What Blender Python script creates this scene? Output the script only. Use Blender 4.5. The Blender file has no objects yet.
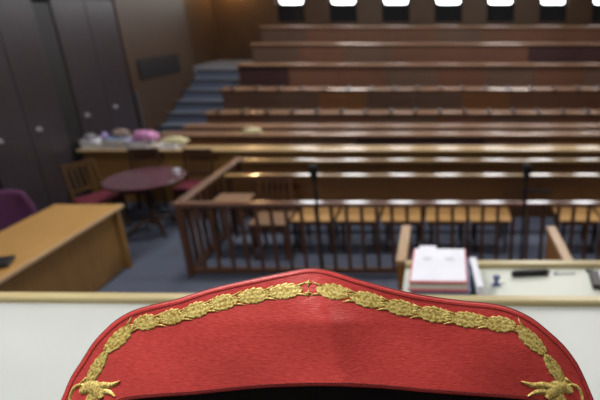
import bpy, bmesh, math, random
from mathutils import Vector, Matrix
random.seed(7)
PI = math.pi
SC = bpy.context.scene
COL = SC.collection

# ------------------------------------------------------------------ camera constants
TH = math.atan2(190, 497)
CT, ST = math.cos(TH), math.sin(TH)
CAMZ = 2.8

# ------------------------------------------------------------------ materials
def nodes(name):
    m = bpy.data.materials.new(name); m.use_nodes = True
    nt = m.node_tree
    return m, nt, nt.nodes['Principled BSDF']

def plain(name, col, rough=.5, metal=0, bump=0, bscale=200, spec=None):
    m, nt, b = nodes(name)
    b.inputs['Base Color'].default_value = (*col, 1)
    b.inputs['Roughness'].default_value = rough
    b.inputs['Metallic'].default_value = metal
    if spec is not None: b.inputs['Specular IOR Level'].default_value = spec
    tc = nt.nodes.new('ShaderNodeTexCoord')
    n = nt.nodes.new('ShaderNodeTexNoise'); n.inputs['Scale'].default_value = bscale
    nt.links.new(tc.outputs['Object'], n.inputs['Vector'])
    mx = nt.nodes.new('ShaderNodeMix'); mx.data_type = 'RGBA'
    mx.inputs[6].default_value = (*[c*.88 for c in col], 1)
    mx.inputs[7].default_value = (*[min(1, c*1.1) for c in col], 1)
    nt.links.new(n.outputs['Fac'], mx.inputs[0])
    nt.links.new(mx.outputs[2], b.inputs['Base Color'])
    if bump:
        bp = nt.nodes.new('ShaderNodeBump'); bp.inputs['Strength'].default_value = bump
        bp.inputs['Distance'].default_value = .002
        nt.links.new(n.outputs['Fac'], bp.inputs['Height']); nt.links.new(bp.outputs[0], b.inputs['Normal'])
    return m

def wood(name, c1, c2, rough=.35, axis='X', scale=3.0, spec=.5, coat=0):
    m, nt, b = nodes(name)
    tc = nt.nodes.new('ShaderNodeTexCoord')
    mp = nt.nodes.new('ShaderNodeMapping')
    s = {'X': (1, 14, 14), 'Y': (14, 1, 14), 'Z': (14, 14, 1)}[axis]
    mp.inputs['Scale'].default_value = s
    nt.links.new(tc.outputs['Object'], mp.inputs['Vector'])
    n = nt.nodes.new('ShaderNodeTexNoise'); n.inputs['Scale'].default_value = scale
    n.inputs['Detail'].default_value = 6; n.inputs['Distortion'].default_value = .6
    nt.links.new(mp.outputs[0], n.inputs['Vector'])
    n2 = nt.nodes.new('ShaderNodeTexNoise'); n2.inputs['Scale'].default_value = .9
    nt.links.new(tc.outputs['Object'], n2.inputs['Vector'])
    ad = nt.nodes.new('ShaderNodeMath'); ad.operation = 'MULTIPLY_ADD'
    ad.inputs[1].default_value = .6
    nt.links.new(n.outputs['Fac'], ad.inputs[0])
    m2 = nt.nodes.new('ShaderNodeMath'); m2.operation = 'MULTIPLY'; m2.inputs[1].default_value = .4
    nt.links.new(n2.outputs['Fac'], m2.inputs[0]); nt.links.new(m2.outputs[0], ad.inputs[2])
    cr = nt.nodes.new('ShaderNodeValToRGB')
    cr.color_ramp.elements[0].position = .33; cr.color_ramp.elements[0].color = (*c1, 1)
    cr.color_ramp.elements[1].position = .67; cr.color_ramp.elements[1].color = (*c2, 1)
    nt.links.new(ad.outputs[0], cr.inputs[0]); nt.links.new(cr.outputs[0], b.inputs['Base Color'])
    b.inputs['Roughness'].default_value = rough
    b.inputs['Specular IOR Level'].default_value = spec
    if coat:
        b.inputs['Coat Weight'].default_value = coat; b.inputs['Coat Roughness'].default_value = .12
    return m

def emit(name, col, s):
    m, nt, b = nodes(name)
    b.inputs['Base Color'].default_value = (*col, 1)
    b.inputs['Emission Color'].default_value = (*col, 1)
    b.inputs['Emission Strength'].default_value = s
    return m

M = {}
M['pew_red'] = wood('pew red brown wood', (.075, .032, .019), (.140, .062, .038), .4, 'X')
M['pew_grey'] = wood('pew faded brown wood', (.068, .038, .026), (.115, .067, .047), .4, 'X')
M['pew_orange'] = wood('pew orange brown wood', (.110, .045, .018), (.18, .075, .028), .4, 'X')
M['pew_dark'] = wood('pew dark plum wood', (.028, .013, .014), (.05, .022, .022), .4, 'X')
M['ledge'] = wood('varnished ledge wood', (.18, .10, .062), (.29, .17, .11), .22, 'X', coat=.6)
M['ledge_light'] = wood('light oak ledge', (.38, .25, .12), (.52, .37, .19), .2, 'X', coat=.7)
M['ochre'] = wood('ochre panel wood', (.13, .065, .018), (.21, .115, .035), .4, 'X')
M['dock'] = wood('dock dark wood', (.060, .026, .014), (.105, .048, .026), .3, 'Z')
M['dock_rail'] = wood('dock polished rail', (.10, .048, .032), (.16, .08, .052), .18, 'X', coat=.8)
M['dock_rail_y'] = wood('dock polished side rail', (.10, .055, .038), (.17, .095, .062), .25, 'Y', coat=.6)
M['dock_panel'] = wood('dock panel wood', (.065, .030, .012), (.12, .058, .022), .35, 'X')
M['dock_top_lit'] = wood('dock top wood with highlight tone', (.20, .12, .05), (.30, .19, .085), .22, 'X', coat=.5)  # base colour lightened to carry the highlights along the dock tops
M['seat_wood'] = wood('yellow seat wood', (.30, .165, .06), (.45, .265, .105), .3, 'X')
M['pale_wood'] = wood('faded pinkish wood', (.17, .10, .062), (.25, .15, .09), .35, 'X')
M['desk_top'] = wood('honey oak desk top', (.33, .175, .05), (.45, .26, .085), .35, 'Y')
M['desk_edge'] = wood('worn oak edge', (.40, .26, .14), (.50, .34, .19), .3, 'Y')
M['desk_side'] = wood('oak desk panel', (.17, .085, .026), (.25, .135, .042), .45, 'Z')
M['trim_wood'] = wood('bench edge wood', (.34, .27, .13), (.48, .41, .22), .35, 'X')
M['wing_wood'] = wood('wing cap wood', (.30, .18, .09), (.42, .27, .15), .35, 'Y')
M['wing_side'] = wood('wing side wood', (.18, .075, .018), (.27, .12, .03), .4, 'Z')
M['wall_wood'] = wood('wall panelling brown', (.038, .021, .012), (.064, .037, .022), .45, 'Z', 2)
M['wall_back'] = wood('back wall panelling', (.044, .022, .010), (.070, .037, .017), .45, 'Z', 2)
M['locker'] = wood('charcoal wardrobe laminate', (.028, .022, .026), (.042, .034, .040), .3, 'Z', 2)
M['locker_gap'] = plain('near black boards and gap shade', (.010, .009, .009), .5)  # dark boards and slats, and the shade painted into the wardrobe gap
M['carpet'] = plain('blue grey carpet', (.062, .074, .112), .95, bump=.6, bscale=6)
M['stair'] = plain('blue grey stair carpet', (.085, .105, .155), .9, bump=.5, bscale=30)
M['nosing'] = plain('stair nosing', (.02, .02, .025), .5)
M['plaster'] = plain('ceiling plaster', (.40, .39, .37), .9)
M['wallpaint'] = plain('side wall paint', (.16, .13, .11), .9)
M['cream'] = plain('cream desk surface', (.44, .47, .46), .42, bscale=3)
M['cream_lo'] = plain('pale clerk desk surface', (.56, .60, .54), .42, bscale=3)
M['black'] = plain('black plastic', (.010, .010, .012), .4)
M['foam'] = plain('black foam', (.006, .006, .008), .95)
M['leather'] = plain('black leather', (.012, .012, .013), .4, bump=.4, bscale=120)
M['robe'] = plain('black robe cloth', (.008, .008, .010), .85, bump=.5, bscale=300)
M['handle'] = plain('pale grey enamel', (.30, .30, .35), .35)
M['steel'] = plain('brushed steel', (.55, .56, .6), .3, 1)
M['purple'] = plain('purple upholstery', (.075, .018, .065), .9, bump=.4, bscale=100)
M['redseat'] = plain('red vinyl seat', (.13, .018, .035), .5)
M['tabletop'] = wood('dark cherry table top', (.055, .020, .030), (.10, .038, .052), .25, 'X')
M['darkwood'] = wood('dark chair wood', (.026, .013, .009), (.05, .025, .016), .35, 'Z')
M['amberwood'] = wood('amber chair wood', (.05, .026, .010), (.09, .047, .016), .35, 'Z')
M['paper'] = plain('white paper', (.74, .76, .86), .8, bscale=8)
M['paper2'] = plain('paper edge', (.62, .60, .57), .85, bscale=90)
M['redcard'] = plain('red card cover', (.55, .06, .09), .5)
M['blue'] = plain('blue card', (.15, .24, .44), .5)
M['pink'] = plain('pink card', (.50, .22, .42), .6)
M['lilac'] = plain('lilac card', (.28, .22, .46), .6)
M['yellow'] = plain('cream yellow card', (.50, .46, .28), .6)
M['greycard'] = plain('grey card', (.20, .20, .23), .6)
M['beigecard'] = plain('dusty beige card', (.28, .21, .19), .6)
M['bluegel'] = plain('blue plastic', (.10, .13, .30), .3)
M['day'] = emit('daylit window pane', (.93, .96, 1), 7.0)
M['fillwhite'] = emit('fill panel glow', (1, .97, .93), 3)
M['lampwarm'] = emit('warm lamp shade', (1, .72, .38), 4)

# satin
def satin():
    m, nt, b = nodes('red satin')
    tc = nt.nodes.new('ShaderNodeTexCoord')
    mp = nt.nodes.new('ShaderNodeMapping'); mp.inputs['Scale'].default_value = (60, 260, 700)
    mp.inputs['Rotation'].default_value = (0, .12, 0)
    nt.links.new(tc.outputs['Object'], mp.inputs['Vector'])
    n = nt.nodes.new('ShaderNodeTexNoise'); n.inputs['Scale'].default_value = 1.6; n.inputs['Detail'].default_value = 4
    nt.links.new(mp.outputs[0], n.inputs['Vector'])
    w = nt.nodes.new('ShaderNodeTexNoise'); w.inputs['Scale'].default_value = 14; w.inputs['Detail'].default_value = 3
    w.inputs['Distortion'].default_value = .8
    nt.links.new(tc.outputs['Object'], w.inputs['Vector'])
    cr = nt.nodes.new('ShaderNodeValToRGB')
    cr.color_ramp.elements[0].position = .3; cr.color_ramp.elements[0].color = (.58, .044, .042, 1)
    cr.color_ramp.elements[1].position = .7; cr.color_ramp.elements[1].color = (.80, .095, .085, 1)
    nt.links.new(n.outputs['Fac'], cr.inputs[0]); nt.links.new(cr.outputs[0], b.inputs['Base Color'])
    b.inputs['Roughness'].default_value = .36
    b.inputs['Sheen Weight'].default_value = .3; b.inputs['Sheen Roughness'].default_value = .4
    b.inputs['Sheen Tint'].default_value = (1, .6, .55, 1)
    b1 = nt.nodes.new('ShaderNodeBump'); b1.inputs['Strength'].default_value = .35; b1.inputs['Distance'].default_value = .001
    nt.links.new(n.outputs['Fac'], b1.inputs['Height'])
    b2 = nt.nodes.new('ShaderNodeBump'); b2.inputs['Strength'].default_value = .22; b2.inputs['Distance'].default_value = .008
    nt.links.new(w.outputs['Fac'], b2.inputs['Height']); nt.links.new(b1.outputs[0], b2.inputs['Normal'])
    nt.links.new(b2.outputs[0], b.inputs['Normal'])
    return m
M['satin'] = satin()
def gold():
    m, nt, b = nodes('gold thread')
    tc = nt.nodes.new('ShaderNodeTexCoord')
    v = nt.nodes.new('ShaderNodeTexNoise'); v.inputs['Scale'].default_value = 330; v.inputs['Detail'].default_value = 1
    nt.links.new(tc.outputs['Object'], v.inputs['Vector'])
    cr = nt.nodes.new('ShaderNodeValToRGB')
    cr.color_ramp.elements[0].position = .36; cr.color_ramp.elements[0].color = (.52, .35, .07, 1)
    cr.color_ramp.elements[1].position = .60; cr.color_ramp.elements[1].color = (.95, .80, .27, 1)
    nt.links.new(v.outputs['Fac'], cr.inputs[0]); nt.links.new(cr.outputs[0], b.inputs['Base Color'])
    b.inputs['Metallic'].default_value = .15; b.inputs['Roughness'].default_value = .5
    bp = nt.nodes.new('ShaderNodeBump'); bp.inputs['Strength'].default_value = .5; bp.inputs['Distance'].default_value = .0008
    nt.links.new(v.outputs['Fac'], bp.inputs['Height']); nt.links.new(bp.outputs[0], b.inputs['Normal'])
    return m
M['gold'] = gold()
M['piping'] = plain('dark red piping', (.15, .010, .018), .5)
M['maroon'] = plain('dark maroon thread', (.05, .004, .008), .7)
M['stitch'] = plain('crimson stitch thread', (.24, .012, .018), .6)

# ------------------------------------------------------------------ helpers
def box(bm, x0, x1, y0, y1, z0, z1, rot=0, piv=None):
    vs = [bm.verts.new((x, y, z)) for x in (x0, x1) for y in (y0, y1) for z in (z0, z1)]
    for f in ((0,1,3,2), (4,6,7,5), (0,4,5,1), (2,3,7,6), (0,2,6,4), (1,5,7,3)):
        bm.faces.new([vs[i] for i in f])
    if rot:
        c = Vector(piv) if piv else Vector(((x0+x1)/2, (y0+y1)/2, 0))
        bmesh.ops.rotate(bm, verts=vs, cent=c, matrix=Matrix.Rotation(rot, 3, 'Z'))
    return vs
def bbox(*a, **k):
    bm = bmesh.new(); box(bm, *a, **k); return bm
def bar(bm, p, q, w, d=None):
    "square bar between two points"
    p, q = Vector(p), Vector(q); d = d or w
    ax = (q-p).normalized(); up = Vector((0, 1, 0)) if abs(ax.y) < .9 else Vector((1, 0, 0))
    a = ax.cross(up).normalized(); b = ax.cross(a)
    vs = [bm.verts.new(o + a*sa*w/2 + b*sb*d/2) for o in (p, q) for sa, sb in ((-1,-1), (1,-1), (1,1), (-1,1))]
    for i in range(4):
        bm.faces.new((vs[i], vs[(i+1) % 4], vs[4+(i+1) % 4], vs[4+i]))
    bm.faces.new(vs[:4][::-1]); bm.faces.new(vs[4:])
def tube(bm, pts, radii, seg=12, caps=True):
    pts = [Vector(p) for p in pts]; rings = []
    if not isinstance(radii, (list, tuple)): radii = [radii]*len(pts)
    for i, p in enumerate(pts):
        t = (pts[min(i+1, len(pts)-1)] - pts[max(i-1, 0)]).normalized()
        up = Vector((0, 0, 1)) if abs(t.z) < .9 else Vector((0, 1, 0))
        a = t.cross(up).normalized(); b = t.cross(a)
        rings.append([bm.verts.new(p + (a*math.cos(2*PI*k/seg) + b*math.sin(2*PI*k/seg))*radii[i]) for k in range(seg)])
    for r0, r1 in zip(rings, rings[1:]):
        for k in range(seg): bm.faces.new((r0[k], r0[(k+1) % seg], r1[(k+1) % seg], r1[k]))
    if caps: bm.faces.new(rings[0][::-1]); bm.faces.new(rings[-1])
def lathe(bm, prof, c=(0, 0, 0), seg=32):
    rings = []
    for r, z in prof:
        rings.append([bm.verts.new((c[0]+r*math.cos(2*PI*k/seg), c[1]+r*math.sin(2*PI*k/seg), c[2]+z)) for k in range(seg)])
    for r0, r1 in zip(rings, rings[1:]):
        for k in range(seg): bm.faces.new((r0[k], r0[(k+1) % seg], r1[(k+1) % seg], r1[k]))
    bm.faces.new(rings[0][::-1]); bm.faces.new(rings[-1])
def obj(name, bm, mat, parent=None, bevel=0, smooth=False, seg=2):
    me = bpy.data.meshes.new(name)
    if bm.faces: bmesh.ops.recalc_face_normals(bm, faces=bm.faces)
    bm.to_mesh(me); bm.free()
    me.materials.append(mat)
    o = bpy.data.objects.new(name, me); COL.objects.link(o)
    if parent: o.parent = parent
    if smooth: me.shade_smooth()
    if bevel:
        b = o.modifiers.new('bevel', 'BEVEL'); b.width = bevel; b.segments = seg; b.limit_method = 'ANGLE'
    return o
def thing(name, label, cat, loc=(0, 0, 0), rz=0, group=None):
    o = bpy.data.objects.new(name, None); COL.objects.link(o); o.empty_display_size = .1
    o.location = loc; o.rotation_euler = (0, 0, rz); o['label'] = label; o['category'] = cat
    if group: o['group'] = group
    return o
def tag(o, label, cat, group=None):
    o['label'] = label; o['category'] = cat
    if group: o['group'] = group
    return o
def struct(name, bm, mat, label=None, cat=None, bevel=0):
    o = obj(name, bm, mat, bevel=bevel); o['kind'] = 'structure'
    if label: o['label'] = label
    if cat: o['category'] = cat
    return o
def dup(root, loc, rz, label, group=None):
    r = root.copy(); COL.objects.link(r); r.location = loc; r.rotation_euler = (0, 0, rz); r['label'] = label
    if group: r['group'] = group
    for ch in list(root.children):
        c = ch.copy(); COL.objects.link(c); c.parent = r
        for g in ch.children:
            d = g.copy(); COL.objects.link(d); d.parent = c
    return r

# ------------------------------------------------------------------ the room
XL, XR, YB, YF, ZC = -6.0, 6.2, 14.0, -1.2, 5.4
struct('floor', bbox(XL, XR, YF, YB, -.1, 0), M['carpet'], 'blue grey carpeted courtroom floor', 'floor')
struct('ceiling', bbox(XL, XR, YF, YB+.3, ZC, ZC+.1), M['plaster'], 'plaster ceiling', 'ceiling')
struct('wall_left', bbox(XL-.15, XL, YF, YB+.3, -.1, ZC), M['wall_wood'], 'brown panelled left wall', 'wall')
struct('wall_right', bbox(XR, XR+.15, YF, YB+.3, -.1, ZC), M['wallpaint'], 'right wall', 'wall')
struct('wall_front', bbox(XL, XR, YF-.15, YF, -.1, ZC), M['wallpaint'], 'wall behind the judges bench', 'wall')
bm = bmesh.new()
box(bm, -6.0, -5.5, 9.03, 11.45, 0, ZC)
struct('wall_left_pier', bm, M['wall_wood'], 'brown panelled pier standing out beside the wardrobes', 'wall')
# slatted dark vent on the pier
v = thing('wall_vent', 'dark slatted vent panel on the brown wall beside the stairs', 'vent', (-5.5, 10.05, 1.78))
obj('frame', bbox(.002, .02, -.75, .75, -.18, .18), M['locker_gap'], v)
for k in range(6):
    z = -.14 + k*.056
    obj('slat', bbox(.02, .035, -.72, .72, z-.012, z+.012), M['locker_gap'], v)

# windows in the back wall -----------------------------------------------------
WX = [(px-440)/497/1.075*14 for px in (290, 342.5, 395.5, 448.5, 501, 554, 607)]
ww = .36
# back wall with real openings
bm = bmesh.new()
edges = [XL]
for x in WX: edges += [x-ww, x+ww]
edges.append(XR)
for i in range(0, len(edges), 2): box(bm, edges[i], edges[i+1], YB, YB+.3, 0, ZC)
for x in WX:
    box(bm, x-ww, x+ww, YB, YB+.3, 0, 2.50); box(bm, x-ww, x+ww, YB, YB+.3, 4.9, ZC)
struct('wall_back', bm, M['wall_back'], 'dark brown panelled back wall', 'wall')
def rounded_pane(w, z0, z1, r=.07):
    pts = []
    for cx, cz, a0 in ((w-r, z1-r, 0), (-w+r, z1-r, 90), (-w+r, z0+r, 180), (w-r, z0+r, 270)):
        for k in range(6):
            a = math.radians(a0 + k*18); pts.append((cx+r*math.cos(a), cz+r*math.sin(a)))
    return pts
for i, x in enumerate(WX):
    w = thing('window_%d' % (i+1), 'bright narrow window in the back wall, number %d from the left' % (i+1), 'window', (x, YB, 0))
    w['kind'] = 'structure'
    bm = bmesh.new(); P = rounded_pane(.31, 2.95, 4.85)
    for a in range(len(P)):
        pass
    # frame: outer rectangle joined to the rounded opening
    ov = [(ww, 4.9), (-ww, 4.9), (-ww, 2.90), (ww, 2.90)]
    for y in (.12,):
        inner = [bm.verts.new((px, y, pz)) for px, pz in P]
        inner2 = [bm.verts.new((px, y+.07, pz)) for px, pz in P]
        outer = [bm.verts.new((px, y, pz)) for px, pz in ov]
        n = len(P)
        for a in range(n): bm.faces.new((inner[a], inner[(a+1) % n], inner2[(a+1) % n], inner2[a]))
        for q in range(4):
            fan = inner[q*6:q*6+6]
            for a in range(5): bm.faces.new((outer[q], fan[a], fan[a+1]))
            bm.faces.new((outer[q], inner[q*6+5], inner[(q*6+6) % n], outer[(q+1) % 4]))
    obj('window_frame', bm, M['foam'], w)
    bm = bmesh.new(); vs = [bm.verts.new((px, .19, pz)) for px, pz in P]; bm.faces.new(vs)
    vs2 = [bm.verts.new((px, .2, pz)) for px, pz in P]; bm.faces.new(vs2)
    obj('window_pane', bm, M['day'], w)
    obj('apron_panel', bbox(-ww, ww, .10, .22, 2.50, 2.90), M['foam'], w)

# tiers and stairs ---------------------------------------------------------------
XP = -4.32           # left end of the public benches
ROW = {'D': (9.15, 1.04, .19), 'E': (9.98, 1.35, .50), 'F': (10.97, 1.725, .875), 'G': (11.96, 2.09, 1.24), 'H': (12.72, 2.44, 1.59)}
tiers = [(9.15, 9.98, .19), (9.98, 10.97, .50), (10.97, 11.96, .875), (11.96, 12.72, 1.24), (12.72, 14.0, 1.59)]
for y0, y1, z in tiers:
    struct('floor', bbox(XP, XR, y0, y1, 0, z), M['carpet'], 'carpeted seating tier', 'floor')
bm = bmesh.new(); bn = bmesh.new()
for k in range(9):
    y0 = 8.35 + k*.40; z = .17*(k+1)
    y1 = YB if k == 8 else y0+.40
    xl = -5.5
    box(bm, xl, XP, y0, y1, 0, z)
    box(bn, xl, XP-.001, y0-.012, y0+.03, z-.03, z+.006)
box(bm, -5.999, -5.5, 11.45, YB, 0, .17*9)
st = struct('stairs', bm, M['stair'], 'blue grey carpeted stairs climbing beside the tiered benches', 'stairs')
no = obj('stair_nosing', bn, M['nosing'], st)

# ------------------------------------------------------------------ tiered benches
def bench_row(key, name, label, x0, x1, Y, z, zf, led, pans, ticks=0, depth=.26, seat=True, seg=1.06):
    t = thing(name, label, 'bench', (0, Y, zf), 0, 'rows of public benches')
    H = z-zf
    obj('ledge', bbox(x0-.03, x1, -.05, depth, H-.055, H), M[led], t, bevel=.024, seg=5)
    x = x0; i = 0
    while x < x1-.05:
        e = min(x+seg, x1)
        obj('front_panel', bbox(x+.004, e-.004, .0, .035, .0, H-.035), M[pans[i % len(pans)]], t)
        x = e; i += 1
    obj('end_panel', bbox(x0-.02, x0+.004, .0, depth, 0, H-.035), M['pew_grey'], t)
    if ticks:
        x = x0+.2
        while x < x1:
            obj('divider', bbox(x, x+.045, -.056, depth-.01, H-.045, H+ticks+.012), M['locker_gap'], t, bevel=.004)
            x += .455
    if seat:
        obj('seat', bbox(x0+.02, x1, depth+.13, depth+.42, .40, .44), M['pew_red'], t, bevel=.008)
        n = 0; x = x0+.3
        while x < x1:
            obj('seat_support', bbox(x, x+.04, depth+.16, depth+.38, 0, .40), M['pew_dark'], t); x += 2.0
    return t
R_ = 5.6
bench_row('H', 'tiered_bench', 'topmost tiered wooden bench just below the back windows', XP+.35-.35, R_, *ROW['H'], 'ledge', ['pew_grey', 'pew_red', 'pew_red', 'pew_red'], 0)
bench_row('G', 'tiered_bench', 'second tiered wooden bench from the top, plum dark panels at its right', XP, R_, *ROW['G'], 'ledge', ['pew_grey', 'pew_red', 'pew_grey', 'pew_red', 'pew_red', 'pew_red', 'pew_dark', 'pew_dark', 'pew_dark'], 0)
bench_row('F', 'tiered_bench', 'third tiered wooden bench from the top, level with the stair head', XP, R_, *ROW['F'], 'ledge', ['pew_dark', 'pew_red', 'pew_red', 'pew_grey', 'pew_red', 'pew_grey', 'pew_red', 'pew_grey', 'pew_red'], 0)
bench_row('E', 'tiered_bench', 'fourth tiered wooden bench from the top, with one orange panel', XP, R_, *ROW['E'], 'ledge', ['pew_grey', 'pew_grey', 'pew_orange', 'pew_grey', 'pew_grey', 'pew_orange', 'pew_red', 'pew_red'], .01, seg=.95)
bench_row('D', 'tiered_bench', 'lowest tiered wooden bench, its ledge split by dark dividers', XP, R_, *ROW['D'], 'ledge', ['pew_red', 'pew_grey'], .02)
bench_row('C', 'public_bench', 'low wooden bench on the flat floor, right before the tiers', XP-.1, R_, 8.5, .93, 0, 'ledge', ['pew_orange', 'pew_red', 'pew_grey'], 0, .2, seat=False)
bench_row('B', 'public_bench', 'low wooden bench with crumpled paper on its ledge', XP-.25, R_, 7.95, .915, 0, 'ledge', ['pew_orange', 'pew_red', 'pew_grey', 'pew_dark', 'pew_dark', 'pew_red', 'pew_orange'], 0, .22, seat=False)
# row A : long light oak table behind the dock
t = thing('long_table', 'long light oak table with ochre front panels behind the dock', 'table', (0, 7.2, 0))
obj('tabletop', bbox(-4.0, R_, -.03, .26, .82, .855), M['ledge_light'], t, bevel=.01)
obj('wide_top', bbox(-5.42, -4.003, -.03, .50, .82, .855), M['ledge_light'], t, bevel=.01)
x = -5.38
while x < R_-.1:
    e = min(x+1.2, R_)
    obj('front_panel', bbox(x+.005, e-.005, .03, .06, 0, .82), M['ochre'], t)
    obj('leg', bbox(x+.01, x+.07, .17, .23, 0, .82), M['dock'], t)
    x = e
# crumpled paper
def crumple(name, x, y, z, sx, sy, sz, mat, label, cat, seed=1, group=None):
    rnd = random.Random(seed); bm = bmesh.new()
    bmesh.ops.create_icosphere(bm, subdivisions=3, radius=1)
    for vv in bm.verts:
        k = 1+rnd.uniform(-.16, .16)
        vv.co = Vector((vv.co.x*sx*k, vv.co.y*sy*k, max(-.6, vv.co.z*k)*sz))
    zmin = min(vv.co.z for vv in bm.verts)
    for vv in bm.verts: vv.co.z -= zmin
    o = obj(name, bm, mat); o.location = (x, y, z)
    return tag(o, label, cat, group)
crumple('crumpled_paper', -3.08, 8.03, .915, .16, .06, .05, M['yellow'], 'crumpled off white paper lying on a wooden bench ledge', 'paper', 3)

# ------------------------------------------------------------------ papers heap on the long table's left end
def folder(name, x, y, z, w, d, h, rz, mat, label, cat='folder', group='files heaped on the long table'):
    t = thing(name, label, cat, (x, y, z), rz, group)
    obj('cover', bbox(-w/2, w/2, -d/2, d/2, 0, .004), mat, t)
    obj('cover', bbox(-w/2, w/2, -d/2, d/2, h-.004, h), mat, t)
    bm = bmesh.new(); n = 4
    for k in range(n):
        z0 = .004+(h-.008)*k/n; z1 = .004+(h-.008)*(k+1)/n; j = random.uniform(-.004, .004)
        box(bm, -w/2+.006+j, w/2-.008+j, -d/2+.006-j, d/2-.006, z0, z1)
    obj('pages', bm, M['paper2'], t)
    return t
Zt = .855
folder('file_folder', -5.25, 7.38, Zt, .30, .24, .06, .1, M['greycard'], 'grey folder at the left end of the paper heap, lowest')
folder('file_folder', -5.26, 7.39, Zt+.06, .30, .24, .05, -.15, M['paper'], 'white folder on the grey folder at the heap left end')
folder('file_folder', -4.90, 7.37, Zt, .32, .24, .05, .05, M['greycard'], 'grey folder under the pale blue folder in the heap')
folder('file_folder', -4.91, 7.37, Zt+.05, .31, .24, .04, -.1, M['beigecard'], 'beige folder between grey and pale blue folders')
folder('file_folder', -4.88, 7.38, Zt+.09, .28, .22, .05, .12, M['blue'], 'blue folder beside the beige bundle in the heap')
folder('file_folder', -4.55, 7.37, Zt, .34, .25, .06, -.05, M['greycard'], 'grey folder below the pink bundle')
crumple('cloth_bundle', -4.84, 7.42, Zt+.145, .13, .07, .07, M['beigecard'], 'dusty beige cloth bundle on top of the heap', 'bundle', 5)
folder('file_folder', -4.55, 7.37, Zt+.06, .30, .24, .05, .2, M['lilac'], 'lilac folder left of the pink bundle')
crumple('cloth_bundle', -4.45, 7.36, Zt+.112, .19, .11, .09, M['pink'], 'crumpled pink bundle on the paper heap', 'bundle', 8)
folder('file_folder', -4.10, 7.36, Zt, .34, .24, .05, -.1, M['paper'], 'white folder under the yellow bundle, right of the pink one')
crumple('cloth_bundle', -4.03, 7.38, Zt+.052, .20, .11, .06, M['yellow'], 'crumpled cream yellow bundle at the heap right end', 'bundle', 11)

crumple('paper_wad', -5.30, 7.38, Zt+.112, .10, .08, .05, M['greycard'], 'grey paper wad on the white folder at the heap left end', 'paper', 21)
crumple('paper_wad', -5.10, 7.41, Zt+.1125, .05, .06, .06, M['lilac'], 'small lilac paper wad beside the grey wad on the heap', 'paper', 22)
# ------------------------------------------------------------------ wardrobes along the left wall
def wardrobe(y0, y1, label):
    t = thing('wardrobe', label, 'wardrobe', (-5.75, (y0+y1)/2, 0), 0, 'charcoal wardrobes on the left wall')
    h = (y1-y0)/2; Hh = 2.97
    obj('body', bbox(-.235, .23, -h, h, 0, Hh), M['locker_gap'], t)
    obj('plinth', bbox(.23, .235, -h, h, 0, .1), M['locker_gap'], t)
    for s in (0, 1):
        a = -h + s*h + .006; b = a + h - .012
        d = obj('door', bbox(.23, .25, a, b, .1, Hh-.03), M['locker'], t, bevel=.003)
        bm = bmesh.new(); yc = a+.15
        lathe(bm, [(.034, 0), (.034, .006), (.02, .008), (.012, .03), (.02, .036), (.018, .045)], seg=16)
        for vv in bm.verts: vv.co = Vector((.25+vv.co.z, yc+vv.co.x, 1.27+vv.co.y))
        obj('handle', bm, M['handle'], d, smooth=False)
    return t
wardrobe(3.25, 4.55, 'charcoal wardrobe nearest the camera, mostly beyond the left edge')
wardrobe(4.58, 5.86, 'charcoal wardrobe at the left edge above the purple chair')
wardrobe(5.89, 7.20, 'charcoal wardrobe just left of the dark gap')
wardrobe(7.54, 8.98, 'charcoal wardrobe behind the heap of papers')
f = tag(obj('gap_shade', bbox(-5.98, -5.515, 7.205, 7.535, 0, 2.9), M['locker_gap']), 'dark board standing in for the shaded gap between two charcoal wardrobes', 'board')  # the gap is open; this near black board supplies its shade
tag(obj('steel_post', bbox(-5.495, -5.46, 9.02, 9.07, 0, 1.42), M['steel'], bevel=.004), 'short steel edge post where wardrobes meet the brown wall', 'post')

# ------------------------------------------------------------------ the dock
DX0, DX1, DY0, DY1, DZ = -2.80, 2.5, 4.95, 6.64, .885
t = thing('dock_railing', 'dark wooden railing with square balusters along the front of the dock', 'railing', (0, DY0, 0))
obj('top_rail', bbox(DX0-.05, DX1, -.045, .045, DZ-.045, DZ), M['dock_rail'], t, bevel=.012)
obj('bottom_rail', bbox(DX0, DX1, -.025, .025, .03, .09), M['dock'], t, bevel=.006)
obj('post', bbox(DX0-.035, DX0+.035, -.035, .035, 0, DZ-.045), M['dock'], t, bevel=.006)
x = DX0+.163
while x < DX1:
    obj('baluster', bbox(x-.019, x+.019, -.015, .015, .09, DZ-.045), M['dock'], t, bevel=.004); x += .163
t = thing('dock_railing', 'wooden side railing at the left end of the dock', 'railing', (DX0, 0, 0))
obj('top_rail', bbox(-.05, .05, DY0+.05, DY1+.05, DZ-.045, DZ), M['dock_rail_y'], t, bevel=.012)
obj('bottom_rail', bbox(-.025, .025, DY0+.05, DY1, .03, .09), M['dock'], t, bevel=.006)
obj('post', bbox(-.035, .035, DY1-.03, DY1+.04, 0, DZ-.045), M['dock'], t, bevel=.006)
y = DY0+.17
while y < DY1-.06:
    obj('baluster', bbox(-.015, .015, y-.03, y+.03, .09, DZ-.045), M['dock'], t, bevel=.004); y += .15
t = thing('dock_partition', 'solid panelled wooden partition closing the back of the dock', 'partition', (0, DY1, 0))
obj('top_rail', bbox(DX0+.055, DX1, -.045, .045, DZ-.065, DZ-.02), M['dock_top_lit'], t, bevel=.012)
x = DX0+.055
while x < DX1-.1:
    e = min(x+1.3, DX1); obj('panel', bbox(x+.003, e-.003, -.015, .015, 0, DZ-.065), M['dock_panel'], t); x = e
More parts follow.
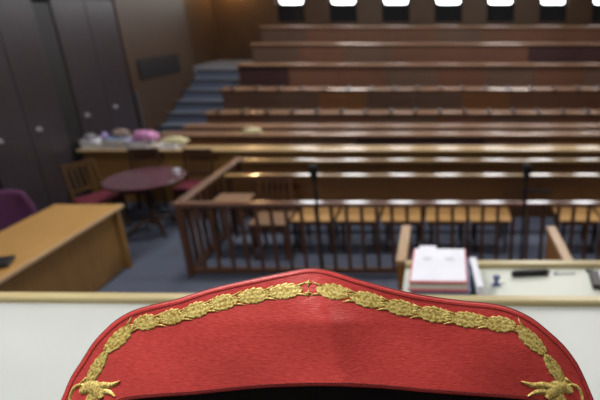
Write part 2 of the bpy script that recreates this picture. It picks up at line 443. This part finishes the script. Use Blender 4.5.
# bench inside the dock
t = thing('dock_bench', 'long wooden bench inside the dock with yellow seat boards', 'bench', (0, 5.55, 0))
obj('backrest', bbox(-2.70, DX1-.1, .42, .45, .40, .835), M['dock_panel'], t, bevel=.006)
obj('top_cap', bbox(-2.72, DX1-.1, .39, .48, .835, .857), M['dock_top_lit'], t, bevel=.006)
x = -1.78
i = 0
while x < DX1-.5:
    if not (.62 < x < 1.0):
        s = obj('seat_board', bbox(x, x+.50, -.10, .33, .43, .455), M['seat_wood'], t, bevel=.01)
        obj('seat_frame', bbox(x+.03, x+.47, -.07, .40, .38, .43), M['dock'], t)
        for xx in (x+.05, x+.42):
            obj('leg', bbox(xx, xx+.035, -.06, -.02, 0, .38), M['darkwood'], t)
            obj('leg', bbox(xx, xx+.035, .35, .39, 0, .38), M['darkwood'], t)
    x += .535; i += 1
for xx in (-2.69, DX1-.15):
    obj('leg', bbox(xx, xx+.04, .38, .42, 0, .835), M['darkwood'], t)

def slat_chair(label, seatmat, framemat, loc, rz, group='wooden chairs near the dock', W=.44):
    t = thing('wooden_chair', label, 'chair', loc, rz, group)
    obj('seat', bbox(-W/2, W/2, -.21, .21, .43, .475), seatmat, t, bevel=.015)
    obj('seat_frame', bbox(-W/2+.01, W/2-.01, -.20, .20, .38, .43), framemat, t)
    for sx in (-1, 1):
        obj('leg', bbox(sx*(W/2-.03)-.018, sx*(W/2-.03)+.018, -.20, -.165, 0, .38), framemat, t)
        bm = bmesh.new(); X = sx*(W/2-.03)
        bar(bm, (X, .22, 0), (X, .20, .46), .036); bar(bm, (X, .20, .45), (X, .27, .92), .036)
        obj('leg', bm, framemat, t)
    bm = bmesh.new(); bar(bm, (-W/2+.02, .265, .89), (W/2-.02, .265, .89), .06, .028); obj('top_rail', bm, framemat, t)
    bm = bmesh.new(); bar(bm, (-W/2+.02, .215, .56), (W/2-.02, .215, .56), .04, .024); obj('back_rail', bm, framemat, t)
    for k in range(4):
        X = -.105+k*.07
        bm = bmesh.new(); bar(bm, (X, .215, .56), (X, .262, .88), .026, .014); obj('slat', bm, framemat, t)
    return t
slat_chair('dark wooden chair with faded seat inside the dock, left of the yellow seats', M['pale_wood'], M['dock'], (-2.02, 5.50, 0), 0)
t = thing('low_box_table', 'low wooden box table inside the dock corner by the side railing', 'table', (-2.50, 5.55, 0))
obj('top', bbox(-.2, .22, -.2, .2, .66, .69), M['pale_wood'], t, bevel=.008)
for sx, sy in ((-1, -1), (1, -1), (-1, 1), (1, 1)):
    obj('leg', bbox(sx*.16-.02, sx*.16+.02, sy*.16-.02, sy*.16+.02, 0, .66), M['dock'], t)

# microphone stands
def mic(x, y, top, label, boom=False):
    t = thing('microphone_stand', label, 'microphone stand', (x, y, 0), 0, 'microphone stands before the dock')
    bm = bmesh.new(); lathe(bm, [(.13, 0), (.13, .012), (.10, .022), (.02, .03)], seg=24); obj('base', bm, M['black'], t)
    bm = bmesh.new(); tube(bm, [(0, 0, .02), (0, 0, top-.07)], .015); obj('pole', bm, M['foam'], t)
    bm = bmesh.new(); tube(bm, [(0, 0, top-.12), (0, -.01, top-.03), (0, -.015, top+.03), (0, -.015, top+.045)], [.026, .042, .046, .026]); obj('microphone', bm, M['foam'], t)
    bm = bmesh.new(); tube(bm, [(0, 0, top-.3), (0, 0, top-.22)], .018); obj('clamp', bm, M['black'], t)
    if boom:
        bm = bmesh.new(); tube(bm, [(-.04, 0, top-.24), (  .27, 0, top-.255)], .014); obj('boom_arm', bm, M['foam'], t)
mic((313-440)/497/.96*4.66, 4.66, 1.35, 'black microphone stand before the dock above the robe peak')
mic((527-440)/497/.96*4.66, 4.66, 1.36, 'black microphone stand with side arm at the right of the dock', True)

# ------------------------------------------------------------------ left desk
t = thing('oak_desk', 'honey oak desk with solid side panels at the left', 'desk', (-3.975, 4.2, 0))
obj('desktop', bbox(-.38, .38, -1.1, 1.03, .72, .75), M['desk_top'], t, bevel=.006)
obj('edge_strip', bbox(.38, .40, -1.1, 1.03, .715, .752), M['desk_edge'], t, bevel=.004)
obj('side_panel', bbox(.31, .34, -1.06, .97, .02, .72), M['desk_side'], t)
obj('end_panel', bbox(-.35, .385, .90, .96, 0, .72), M['desk_side'], t)
obj('end_panel', bbox(-.35, .36, -1.09, -1.06, 0, .72), M['desk_side'], t)
o = thing('telephone', 'black desk telephone on the oak desk at the left edge', 'telephone', (-3.78, 3.80, .75), .4)
obj('body', bbox(-.08, .08, -.10, .10, 0, .04), M['black'], o, bevel=.012)
obj('handset', bbox(-.08, -.035, -.11, .11, .04, .07), M['black'], o, bevel=.012)

# purple chair
t = thing('office_chair', 'purple upholstered chair behind the oak desk', 'chair', (-4.62, 4.86, 0), .5)
bm = bmesh.new()
prof = []
for j in range(9):
    for i in range(9):
        u = i/8*2-1; v = j/8
        hw = .24*(1-.28*max(0, v-.55)/.45)
        bm.verts.new((u*hw, .20+.04*v+.05*(-u*u), .52+.46*v-.04*u*u*v))
bm.verts.ensure_lookup_table()
for j in range(8):
    for i in range(8):
        a = j*9+i; bm.faces.new([bm.verts[k] for k in (a, a+1, a+10, a+9)])
b = obj('backrest', bm, M['purple'], t, smooth=True); s = b.modifiers.new('s', 'SOLIDIFY'); s.thickness = .06; s.offset = 0
b.modifiers.new('b', 'BEVEL').width = .02
obj('seat', bbox(-.24, .24, -.24, .2, .42, .50), M['purple'], t, bevel=.03)
for sx, sy in ((-1, -1), (1, -1), (-1, 1), (1, 1)):
    obj('leg', bbox(sx*.2-.015, sx*.2+.015, sy*.18-.015, sy*.18+.015, 0, .42), M['black'], t)
obj('back_support', bbox(-.03, .03, .2, .22, .44, .6), M['black'], t)

# ------------------------------------------------------------------ round table and chairs
t = thing('round_table', 'dark cherry round pedestal table left of the dock', 'table', (-3.87, 6.2, 0))
bm = bmesh.new(); lathe(bm, [(.45, .715), (.485, .72), (.49, .745), (.48, .75)], seg=48); obj('tabletop', bm, M['tabletop'], t)
bm = bmesh.new(); lathe(bm, [(.07, .10), (.05, .16), (.035, .3), (.06, .42), (.04, .55), (.05, .66), (.16, .715)], seg=20); obj('pedestal', bm, M['darkwood'], t)
for k in range(4):
    a = PI/4+k*PI/2; c, s = math.cos(a), math.sin(a)
    bm = bmesh.new(); tube(bm, [(c*.03, s*.03, .16), (c*.16, s*.16, .15), (c*.3, s*.3, .06), (c*.38, s*.38, .02)], [.03, .028, .024, .02], 8)
    obj('foot', bm, M['darkwood'], t)
o = thing('paper_cup', 'small white cup on the right rim of the round table', 'cup', (-3.50, 6.32, .75))
bm = bmesh.new(); lathe(bm, [(.026, 0), (.036, .08), (.034, .08), (.026, .01)], seg=20); obj('cup_body', bm, M['paper'], o)
bm = bmesh.new(); tube(bm, [(-.034, 0, .065), (-.06, 0, .05), (-.06, 0, .03), (-.031, 0, .018)], .005, 8); obj('cup_handle', bm, M['paper'], o)
slat_chair('dark slatted chair with red seat between round table and dock', M['redseat'], M['darkwood'], (-3.52, 6.72, 0), .0)
slat_chair('dark slatted chair behind the round table, in front of the ochre panels', M['redseat'], M['darkwood'], (-4.30, 6.76, 0), .1)
slat_chair('amber wooden chair with red seat at the left of the round table', M['redseat'], M['amberwood'], (-4.56, 6.20, 0), 1.1)

# ------------------------------------------------------------------ clerk's desk and its wings
CZ = 1.40
t = thing('clerk_desk', 'pale topped clerk desk with a wooden edge, below the judges bench', 'desk', (0, 0, 0))
obj('desktop', bbox(-.20, 2.6, 1.50, 2.55, CZ-.03, CZ), M['cream_lo'], t)
obj('edge_rail', bbox(-.20, 2.6, 2.55, 2.605, CZ-.05, CZ+.028), M['trim_wood'], t, bevel=.008)
obj('front_panel', bbox(-.18, 2.6, 2.555, 2.585, 0, CZ-.05), M['wing_side'], t)
obj('side_panel', bbox(-.19, -.16, 1.50, 2.55, 0, CZ-.03), M['wing_side'], t)
struct('floor', bbox(-.15, 2.6, 1.5, 2.5, 0, .65), M['carpet'], 'clerk platform', 'floor')
for x0, ya, yb, lab in ((-.335, 3.40, 4.08, 'low wooden side wing with pale cap, left of the case files'),
                    (.955, 3.0, 4.06, 'low wooden side wing with pale cap, beyond the clerk desk at right')):
    t = thing('side_wing', lab, 'partition', (x0, (ya+yb)/2, 0), 0, 'side wings before the clerk desk')
    h = (yb-ya)/2
    obj('cap', bbox(-.005, .075, -h, h, .96, 1.0), M['wing_wood'], t, bevel=.006)
    obj('panel', bbox(.005, .065, -h+.01, h-.01, 0, .96), M['wing_side'], t)

# files on the clerk's desk
t = thing('document_box', 'blue box lying under the case files on the clerk desk', 'box', (-.015, 2.32, CZ), -.03)
obj('body', bbox(-.13, .17, -.17, .17, 0, .090), M['blue'], t, bevel=.004)
obj('lid', bbox(-.133, .173, -.173, .173, .090, .100), M['blue'], t, bevel=.003)
t = thing('case_file', 'thick white case file with red cover on the blue box', 'file', (-.012, 2.32, CZ+.100), -.02)
obj('cover', bbox(-.142, .154, -.185, .185, 0, .005), M['redcard'], t)
bm = bmesh.new()
for k in range(9):
    z0 = .005+k*.0045; j = random.uniform(-.006, .006); box(bm, -.135+j, .15+j*.5, -.175+j, .175, z0, z0+.004)
obj('pages', bm, M['paper2'], t)
obj('cover', bbox(-.138, .152, -.182, .182, .046, .050), M['redcard'], t, bevel=.001)
z0 = .050
obj('sheet', bbox(-.130, .145, -.172, .180, z0, z0+.003), M['paper'], t)
bm = bmesh.new(); rnd = random.Random(4)
for r in range(3):
    for q in range(2):
        xx = -.08+q*.12; box(bm, xx, xx+.07*rnd.uniform(.5, 1), .07-r*.012, .073-r*.012, z0+.003, z0+.0034)
obj('printed_lines', bm, M['greycard'], t)
o = obj('paper_slip', bbox(-.06, .05, -.03, .05, 0, .003), M['paper']); o.location = (-.06, 2.505+.05, CZ+.022)
bpy.data.objects.remove(o)
s = obj('page_tab', bbox(-.11, -.015, .182, .235, .040, .044), M['paper'], t)
o = thing('document_stack', 'loose white papers leaning past the right side of the case file', 'paper', (.185, 2.31, CZ), .06)
bm = bmesh.new()
for k in range(10):
    box(bm, -.004-k*.0008, .04-k*.002, -.16, .15, k*.012, k*.012+.011)
obj('pages', bm, M['paper'], o)
# desk objects
o = thing('stapler', 'long black stapler on the pale clerk desk', 'stapler', ((530-440)/497/.88*2.47, 2.47, CZ), .09)
obj('base', bbox(-.105, .105, -.018, .018, 0, .008), M['black'], o, bevel=.003)
bm = bmesh.new(); tube(bm, [(-.108, 0, .018), (-.09, 0, .02), (.0, 0, .022), (.08, 0, .023), (.108, 0, .019)], [.010, .016, .016, .014, .010], 10); obj('arm', bm, M['black'], o, smooth=True)
o = thing('pen', 'white pen lying right of the black stapler', 'pen', ((566-440)/497/.88*2.48, 2.485, CZ+.006), .05)
bm = bmesh.new(); tube(bm, [(-.05, 0, 0), (.05, 0, 0), (.06, 0, 0)], [.005, .005, .001], 8); obj('barrel', bm, M['paper'], o)
bm = bmesh.new(); tube(bm, [(-.07, 0, 0), (-.05, 0, 0)], .0055, 8); obj('cap', bm, M['blue'], o)
o = thing('desk_stamp', 'small blue rubber stamp standing on the clerk desk near the case file', 'stamp', ((496-440)/497/.872*2.36, 2.36, CZ), 0)
obj('foot', bbox(-.025, .025, -.015, .015, 0, .012), M['bluegel'], o, bevel=.003)
bm = bmesh.new(); lathe(bm, [(.012, .012), (.010, .028), (.020, .042), (.021, .055), (.010, .064)], seg=16); obj('grip', bm, M['bluegel'], o, smooth=True)
o = tag(obj('binder_clip', bbox(-.022, .022, -.012, .012, 0, .014), M['black'], bevel=.003), 'small black clip near the right end of the clerk desk', 'clip')
o.location = ((590-440)/497/.882*2.51, 2.51, CZ)
o = thing('telephone', 'black telephone with pale keypad at the right edge of the clerk desk', 'telephone', (.86, 2.40, CZ), -.15)
obj('body', bbox(-.03, .12, -.09, .08, 0, .03), M['black'], o, bevel=.008)
obj('keypad', bbox(.02, .09, -.05, .07, .03, .034), M['paper'], o)

# ------------------------------------------------------------------ judges' dais and bench
struct('floor', bbox(-3.6, 3.6, -1.2, 1.48, 0, 1.15), M['carpet'], 'raised dais of the judges bench', 'floor')
t = thing('judges_bench', 'long judges bench with cream writing surface and oak edge', 'bench', (0, -.014, 1.15), -.0127)
BZ = .75
obj('writing_surface', bbox(-3.3, 3.3, .80, 1.40, BZ-.03, BZ), M['cream'], t)
obj('edge_strip', bbox(-3.3, 3.3, 1.40, 1.440, BZ-.04, BZ+.022), M['trim_wood'], t, bevel=.008)
obj('front_panel', bbox(-3.3, 3.3, 1.405, 1.43, 0, BZ-.04), M['wing_side'], t)
for x in (-3.3, -1.2, 1.3, 3.27):
    obj('support_panel', bbox(x, x+.03, .85, 1.40, 0, BZ-.03), M['wing_side'], t)

# ------------------------------------------------------------------ the robe on the high backed chair
from bisect import bisect
def S(a, b, lift=0.0):
    "pattern coordinates of the collar -> point on the draped cloth"
    q = (388-b)/118; r = (a-318)/270
    Y = .46 + .075*q + .045*r*r
    cx = 316 + max(0, b-285)*.26                      # soft ridge running down from the peak
    d = a-cx
    Y -= .017*math.exp(-(math.sqrt(d*d+30)-5.5)/(60 if d < 0 else 40))*min(1, max(0, (b-272)/50))
    Y += .0016*math.sin(a*.021+b*.035+.6)+.0007*math.sin(a*.047-b*.06+2)
    v = (200-b)/497; F = CT+v*ST; U = -ST+v*CT; u = (a-440)/497
    p = Vector((u/F*Y, Y, CAMZ+U/F*Y))
    if lift:
        e = 1.0
        n = (S(a+e, b)-S(a-e, b)).cross(S(a, b-e)-S(a, b+e)).normalized()
        if n.y > 0: n = -n
        p += n*lift
    return p
def resample(P, n):
    L = [0]
    for i in range(1, len(P)): L.append(L[-1]+math.dist(P[i], P[i-1]))
    out = []
    for k in range(n):
        s = L[-1]*k/(n-1); i = min(max(bisect(L, s)-1, 0), len(P)-2)
        f = (s-L[i])/(L[i+1]-L[i]); 
        p0 = P[max(i-1, 0)]; p1 = P[i]; p2 = P[i+1]; p3 = P[min(i+2, len(P)-1)]
        out.append(tuple(.5*((2*p1[c])+(-p0[c]+p2[c])*f+(2*p0[c]-5*p1[c]+4*p2[c]-p3[c])*f*f+(-p0[c]+3*p1[c]-3*p2[c]+p3[c])*f**3) for c in (0, 1)))
    return out
OUT = [(38, 452), (50, 424), (62, 400), (71, 379), (83, 360), (94, 343), (106, 330), (119, 319), (134, 311), (154, 305), (176, 300), (213, 288.5), (260, 278), (298, 270.5), (314, 269), (332, 272), (367, 282.5), (413, 294), (460, 301), (490, 304), (511, 309), (532, 319), (553, 336), (566, 349), (579, 368), (593, 400), (602, 424), (611, 452)]
LOW = [(92, 452), (96, 430), (108, 410), (127, 400.5), (160, 397), (195, 394.5), (228, 391), (260, 388), (292, 386.5), (325, 386), (358, 387), (390, 389), (422, 392), (455, 394.5), (507, 398), (532, 401), (552, 412), (562, 432), (566, 452)]
NS = 181; NT = 40
Oc = resample(OUT, NS); Lc = resample(LOW, NS)
robe = thing('judge_robe', 'black judge robe with gold embroidered red collar draped on a chair back', 'robe', (0, .5, 1.15))
def robe_obj(name, bm, mat, parent, **k):
    for vv in bm.verts: vv.co -= Vector((0, .5, 1.15))
    return obj(name, bm, mat, parent, **k)
bm = bmesh.new(); g = []
for i in range(NS):
    col = []
    for j in range(NT+1):
        f = j/NT
        a = Lc[i][0]*(1-f)+Oc[i][0]*f; b = Lc[i][1]*(1-f)+Oc[i][1]*f
        col.append(bm.verts.new(S(a, b)))
    g.append(col)
for i in range(NS-1):
    for j in range(NT): bm.faces.new((g[i][j], g[i+1][j], g[i+1][j+1], g[i][j+1]))
collar = robe_obj('collar', bm, M['satin'], robe, smooth=True); collar['label'] = 'red satin collar'
so = collar.modifiers.new('s', 'SOLIDIFY'); so.thickness = .0022; so.offset = 0
# piping along the rim and a seam just inside
def strand(pts, r, seg=6, lift=.001):
    bm = bmesh.new(); tube(bm, [S(a, b, lift) for a, b in pts], r, seg); return bm
robe_obj('piping', strand(Oc, .0012, 8, .0), M['piping'], collar, smooth=True)
def inset(P, d):
    out = []
    for i, p in enumerate(P):
        q0, q1 = P[max(0, i-1)], P[min(len(P)-1, i+1)]
        tx, ty = q1[0]-q0[0], q1[1]-q0[1]; L = math.hypot(tx, ty)
        out.append((p[0]-ty/L*d, p[1]+tx/L*d))
    return out
def stitches(P, step, length, r, lift):
    bm = bmesh.new(); Q = resample(P, 900); acc = 0; k = 0; i = 0
    while i < len(Q)-length:
        tube(bm, [S(*Q[i], lift), S(*Q[i+length//2], lift*1.6), S(*Q[i+length], lift)], r, 5); i += step
    return bm
st_ = robe_obj('seam_stitching', stitches(inset(Oc, 4), 4, 3, .00045, .0012), M['stitch'], collar); st_['kind'] = 'stuff'
st_ = robe_obj('neck_stitching', stitches(inset(Lc, -3.0), 5, 3, .0007, .0018), M['maroon'], collar); st_['kind'] = 'stuff'

# embroidery
def relief(grid, mat, name, parent):
    bm = bmesh.new(); V = [[bm.verts.new(S(a, b, h)) for a, b, h in row] for row in grid]
    for i in range(len(V)-1):
        for j in range(len(V[0])-1): bm.faces.new((V[i][j], V[i+1][j], V[i+1][j+1], V[i][j+1]))
    return bm
def motif(p0, p1, hw=8.6, flip=False):
    if flip: p0, p1 = p1, p0
    dx, dy = p1[0]-p0[0], p1[1]-p0[1]; L = math.hypot(dx, dy); tx, ty = dx/L, dy/L; nx, ny = -ty, tx
    p0 = (p0[0]-tx*.8, p0[1]-ty*.8); L += 1.2
    rnd = random.Random(int(p0[0]*7+p0[1]))
    n, mm = 60, 16; grid = []
    for i in range(n+1):
        u = i/n
        base = (math.sin(PI*(.03+.94*u)))**.50*(1.08-.14*(1-u))
        ph = (u*4.6+.15) % 1.0; sc = .86+.26*(ph**.7 if ph < .85 else (1-ph)/.15)
        row = []
        for j in range(mm+1):
            v = j/mm*2-1
            w = hw*base*sc*v
            sl = 2.6*abs(v)**1.5          # leaves sweep backwards
            a = p0[0]+tx*(u*L-sl)+nx*w; b = p0[1]+ty*(u*L-sl)+ny*w
            leaf = .5+.5*math.cos(2*PI*(u*4.6+.15+abs(v)*.9)); ring = math.exp(-((abs(v)-.58)/.09)**2)*(1 if .12 < u < .88 else 0)
            rib = math.exp(-(v/.16)**2)
            h = .0014+.0010*(1-v**6)**.5*(.80+.20*leaf)*(1-.35*rib)*(1-.45*ring)
            if i in (0, n): h = .0003
            if j in (0, mm): h = .0001
            row.append((a, b, h))
        grid.append(row)
    bm = relief(grid, M['gold'], 'laurel', collar)
    # thin prongs at the head of the bundle
    for sgn in (-1, 1):
        P = [(p1[0]-tx*5+nx*sgn*4, p1[1]-ty*5+ny*sgn*4), (p1[0]+tx*1+nx*sgn*5.5, p1[1]+ty*1+ny*sgn*5.5), (p1[0]+tx*5+nx*sgn*7.5, p1[1]+ty*5+ny*sgn*7.5)]
        tube(bm, [S(a, b, .0012) for a, b in P], [.0016, .0013, .0003], 6)
    # a short stem joins it to its neighbour
    tube(bm, [S(p0[0]-tx*3, p0[1]-ty*3, .001), S(p0[0]+tx*3, p0[1]+ty*3, .0014)], .0013, 6)
    robe_obj('laurel_motif', bm, M['gold'], collar, smooth=True)
LM = [((303, 289.5), (272, 293)), ((271, 293.5), (241, 298)), ((239, 299), (213, 305)), ((212, 306), (187, 313)), ((187, 314), (163, 319)), ((161, 320), (137, 324)), ((134, 325), (108, 350)), ((106, 354), (88, 384))]
RM = [((316, 289.5), (347, 294)), ((349, 296), (382, 303)), ((383, 304), (415, 311)), ((416, 311.5), (448, 317)), ((449, 317.5), (481, 321.5)), ((482, 322), (513, 326)), ((516, 326), (543, 352)), ((546, 357), (564, 384))]
for k, (p0, p1) in enumerate(LM): motif(p0, p1, 8.4 if k < 6 else (7.8 if k == 6 else 6.2), flip=(k < 7) and True)
for k, (p0, p1) in enumerate(RM): motif(p0, p1, 8.4 if k < 6 else (7.8 if k == 6 else 6.2), flip=(k < 7) and True)
def stroke(P, W, hgt=.0022, bm=None):
    Q = resample(P, 22); grid = []
    for i, (a, b) in enumerate(Q):
        q0, q1 = Q[max(0, i-1)], Q[min(21, i+1)]; tx, ty = q1[0]-q0[0], q1[1]-q0[1]; L = math.hypot(tx, ty) or 1
        f = i/21*(len(W)-1); k = min(int(f), len(W)-2); w = W[k]*(1-(f-k))+W[k+1]*(f-k)
        grid.append([(a-ty/L*w*v, b+tx/L*w*v, .0009+hgt*(1-v*v)**.5*(.8+.2*math.cos(3*v))) for v in [j/6*2-1 for j in range(7)]])
    return relief(grid, M['gold'], '', collar)
for s in (1, -1):
    fx = (lambda x: x) if s == 1 else (lambda x: 563-(x-90)*(1.38 if x > 90 else 1.0))
    def st(P, W, name='ribbon_bow', hgt=.0022):
        robe_obj(name, stroke([(fx(a), b) for a, b in P], W, hgt), M['gold'], collar, smooth=True)
    st([(82, 392), (90, 387), (97, 390), (102, 398)], [3, 8, 9, 4], 'ribbon_knot', .003)
    st([(96, 389), (104, 385), (112, 385), (121, 381)], [4.5, 3.6, 2.8, .4])
    st([(98, 394), (106, 391.5), (112, 393), (116, 396)], [4, 3.4, 2.6, .6])
    st([(88, 388), (83, 384.5), (76, 387), (72, 394), (71, 402), (74, 408)], [1.5, 1.9, 1.9, 1.7, 1.3, .8])
    st([(95, 396), (90, 406), (84, 420), (78, 440)], [7, 6, 5, 3], 'ribbon_tail')
# the two small stars at the peak
for cy in (283.5, 293.5):
    bm = bmesh.new()
    for k in range(2):
        a = k*PI/2+.06; c, s_ = math.cos(a), math.sin(a)
        tube(bm, [S(308.7-c*4.2, cy-s_*4.2, .001), S(308.7, cy, .002), S(308.7+c*4.2, cy+s_*4.2, .001)], [.0005, .0016, .0005], 6)
    bmesh.ops.create_icosphere(bm, subdivisions=2, radius=.0016, matrix=Matrix.Translation(S(308.7, cy, .002)))
    robe_obj('embroidered_star', bm, M['gold'], collar, smooth=True)

# black cloth of the robe, hanging behind the chair
bm = bmesh.new(); g = []
for i in range(0, NS, 2):
    a, b = Lc[i]; base = S(a, b-3) + Vector((0, .004, -.003)); col = []
    for j in range(26):
        d = j/25; ph = i*.22
        fold = .012*math.sin(ph)*min(1, d*3)
        outw = (a-320)/250*.05*d
        col.append(bm.verts.new(base + Vector((outw, -.035*math.sin(min(1, d*2.2)*PI/2)+fold+.03*d, -.95*d-.0))))
    g.append(col)
for i in range(len(g)-1):
    for j in range(25): bm.faces.new((g[i][j], g[i+1][j], g[i+1][j+1], g[i][j+1]))
cl = robe_obj('robe_body', bm, M['robe'], robe, smooth=True)
so = cl.modifiers.new('s', 'SOLIDIFY'); so.thickness = .002; so.offset = 0

# the chair beneath
chair = thing('judge_chair', 'black high backed chair hidden under the judge robe', 'chair', (-.10, .72, 1.15))
def ch(name, bm, mat, parent=chair, **k): return obj(name, bm, mat, parent, **k)
bm = bmesh.new(); g = []
ox, oy, oz = .10, -.72, -1.15
n = 40
for side in (0, 1):
    G = []
    for i in range(n+1):
        s = i/n; k = int(18 + s*(NS-37)); col = []
        for j in range(21):
            f = j/20
            a = Lc[k][0]*(1-f)+Oc[k][0]*f; b = Lc[k][1]*(1-f)+Oc[k][1]*f
            a = 322+(a-322)*.90; b = 395+(b-395)*.86
            p = S(a, b)
            off = Vector((0, .022, -.006)) if side == 0 else Vector((0, .085, -.075-.01*(1-f)))
            col.append(p+off)
        G.append(col)
    g.append(G)
vv = [[[bm.verts.new(p+Vector((ox, oy, oz))) for p in col] for col in G] for G in g]
for s in (0, 1):
    for i in range(n):
        for j in range(20): bm.faces.new((vv[s][i][j], vv[s][i+1][j], vv[s][i+1][j+1], vv[s][i][j+1]))
for i in range(n):
    for j in (0, 20): bm.faces.new((vv[0][i][j], vv[0][i+1][j], vv[1][i+1][j], vv[1][i][j]))
for j in range(20):
    for i in (0, n): bm.faces.new((vv[0][i][j], vv[0][i][j+1], vv[1][i][j+1], vv[1][i][j]))
ch('headrest', bm, M['leather'], smooth=True)
bm = bmesh.new(); box(bm, -.24, .24, -.185, -.095, .45, 1.17); ch('backrest', bm, M['leather'], bevel=.03)
ch('seat', bbox(-.25, .25, -.17, .30, .42, .51), M['leather'], bevel=.03)
bm = bmesh.new(); tube(bm, [(0, .06, .1), (0, .06, .42)], .03); ch('gas_lift', bm, M['black'])
for k in range(5):
    a = k*2*PI/5+.3
    bm = bmesh.new(); tube(bm, [(0, .06, .1), (.26*math.cos(a), .06+.26*math.sin(a), .06)], [.03, .018], 8); l = ch('foot', bm, M['black'])
    bm = bmesh.new(); bmesh.ops.create_icosphere(bm, subdivisions=2, radius=.03, matrix=Matrix.Translation((.26*math.cos(a), .06+.26*math.sin(a), .03))); ch('caster', bm, M['black'], l)

# ------------------------------------------------------------------ unseen fill lamps added at the ceiling, and the wall lamp
def fill_lamp(x, y, sx, sy, power, label, col=(1, .965, .92), z=ZC):  # fixture out of view, added to brighten the area beneath it
    t = thing('fill_lamp', label, 'lamp', (x, y, z), 0, 'unseen fill lights added at the ceiling')
    obj('housing', bbox(-sx/2-.03, sx/2+.03, -sy/2-.03, sy/2+.03, -.05, 0), M['steel'], t)
    obj('diffuser', bbox(-sx/2, sx/2, -sy/2, sy/2, -.06, -.05), M['fillwhite'], t)
    l = bpy.data.lights.new('fill light', 'AREA'); l.shape = 'RECTANGLE'; l.size = sx; l.size_y = sy
    l.energy = power; l.color = col
    o = bpy.data.objects.new('fill_light', l); COL.objects.link(o); o.parent = t; o.location = (0, 0, -.08)
fill_lamp(-2.2, .9, 1.6, .6, 150, 'unseen fill light added over the left half of the judges bench')
fill_lamp(1.6, .6, 1.2, .6, 25, 'unseen fill light added over the right half of the judges bench')
fill_lamp(-2.5, 5.4, 1.2, .6, 110, 'unseen fill light added over the round table and left dock')
fill_lamp(2.0, 5.4, 1.2, .6, 110, 'unseen fill light added over the right part of the dock')
fill_lamp(-2.5, 9.4, 1.2, .6, 150, 'unseen fill light added over the lower tiers at left')
fill_lamp(2.0, 9.4, 1.2, .6, 150, 'unseen fill light added over the lower tiers at right')
# warm wall lamp beside the windows
t = thing('wall_lamp', 'warm wall lamp on the back wall above the stairs', 'lamp', (-5.35, 13.98, 3.75))
obj('bracket', bbox(-.05, .05, -.06, .0, -.05, .05), M['steel'], t)
bm = bmesh.new(); lathe(bm, [(.06, -.10), (.10, .10), (.09, .10), (.05, -.09)], c=(0, -.14, 0), seg=20); obj('lamp_shade', bm, M['lampwarm'], t)
l = bpy.data.lights.new('warm bulb', 'POINT'); l.energy = 70; l.color = (1, .65, .3); l.shadow_soft_size = .06
o = bpy.data.objects.new('warm_bulb', l); COL.objects.link(o); o.parent = t; o.location = (0, -.25, -.18)

# world
w = bpy.data.worlds.new('world'); SC.world = w; w.use_nodes = True
w.node_tree.nodes['Background'].inputs[0].default_value = (.85, .92, 1, 1)
w.node_tree.nodes['Background'].inputs[1].default_value = 1.0

# ------------------------------------------------------------------ camera
cam = bpy.data.cameras.new('camera'); co = bpy.data.objects.new('camera', cam); COL.objects.link(co)
co.location = (0, 0, CAMZ); co.rotation_euler = (PI/2-TH, 0, 0)
cam.sensor_width = 36; cam.sensor_fit = 'HORIZONTAL'; cam.lens = 497/600*36
cam.shift_x = -140/600; cam.clip_start = .05
cam.dof.use_dof = True; cam.dof.focus_distance = .60; cam.dof.aperture_fstop = 4.2
SC.camera = co
SC.view_settings.view_transform = 'Standard'; SC.view_settings.look = 'None'
SC.view_settings.exposure = 0.0; SC.view_settings.gamma = 1
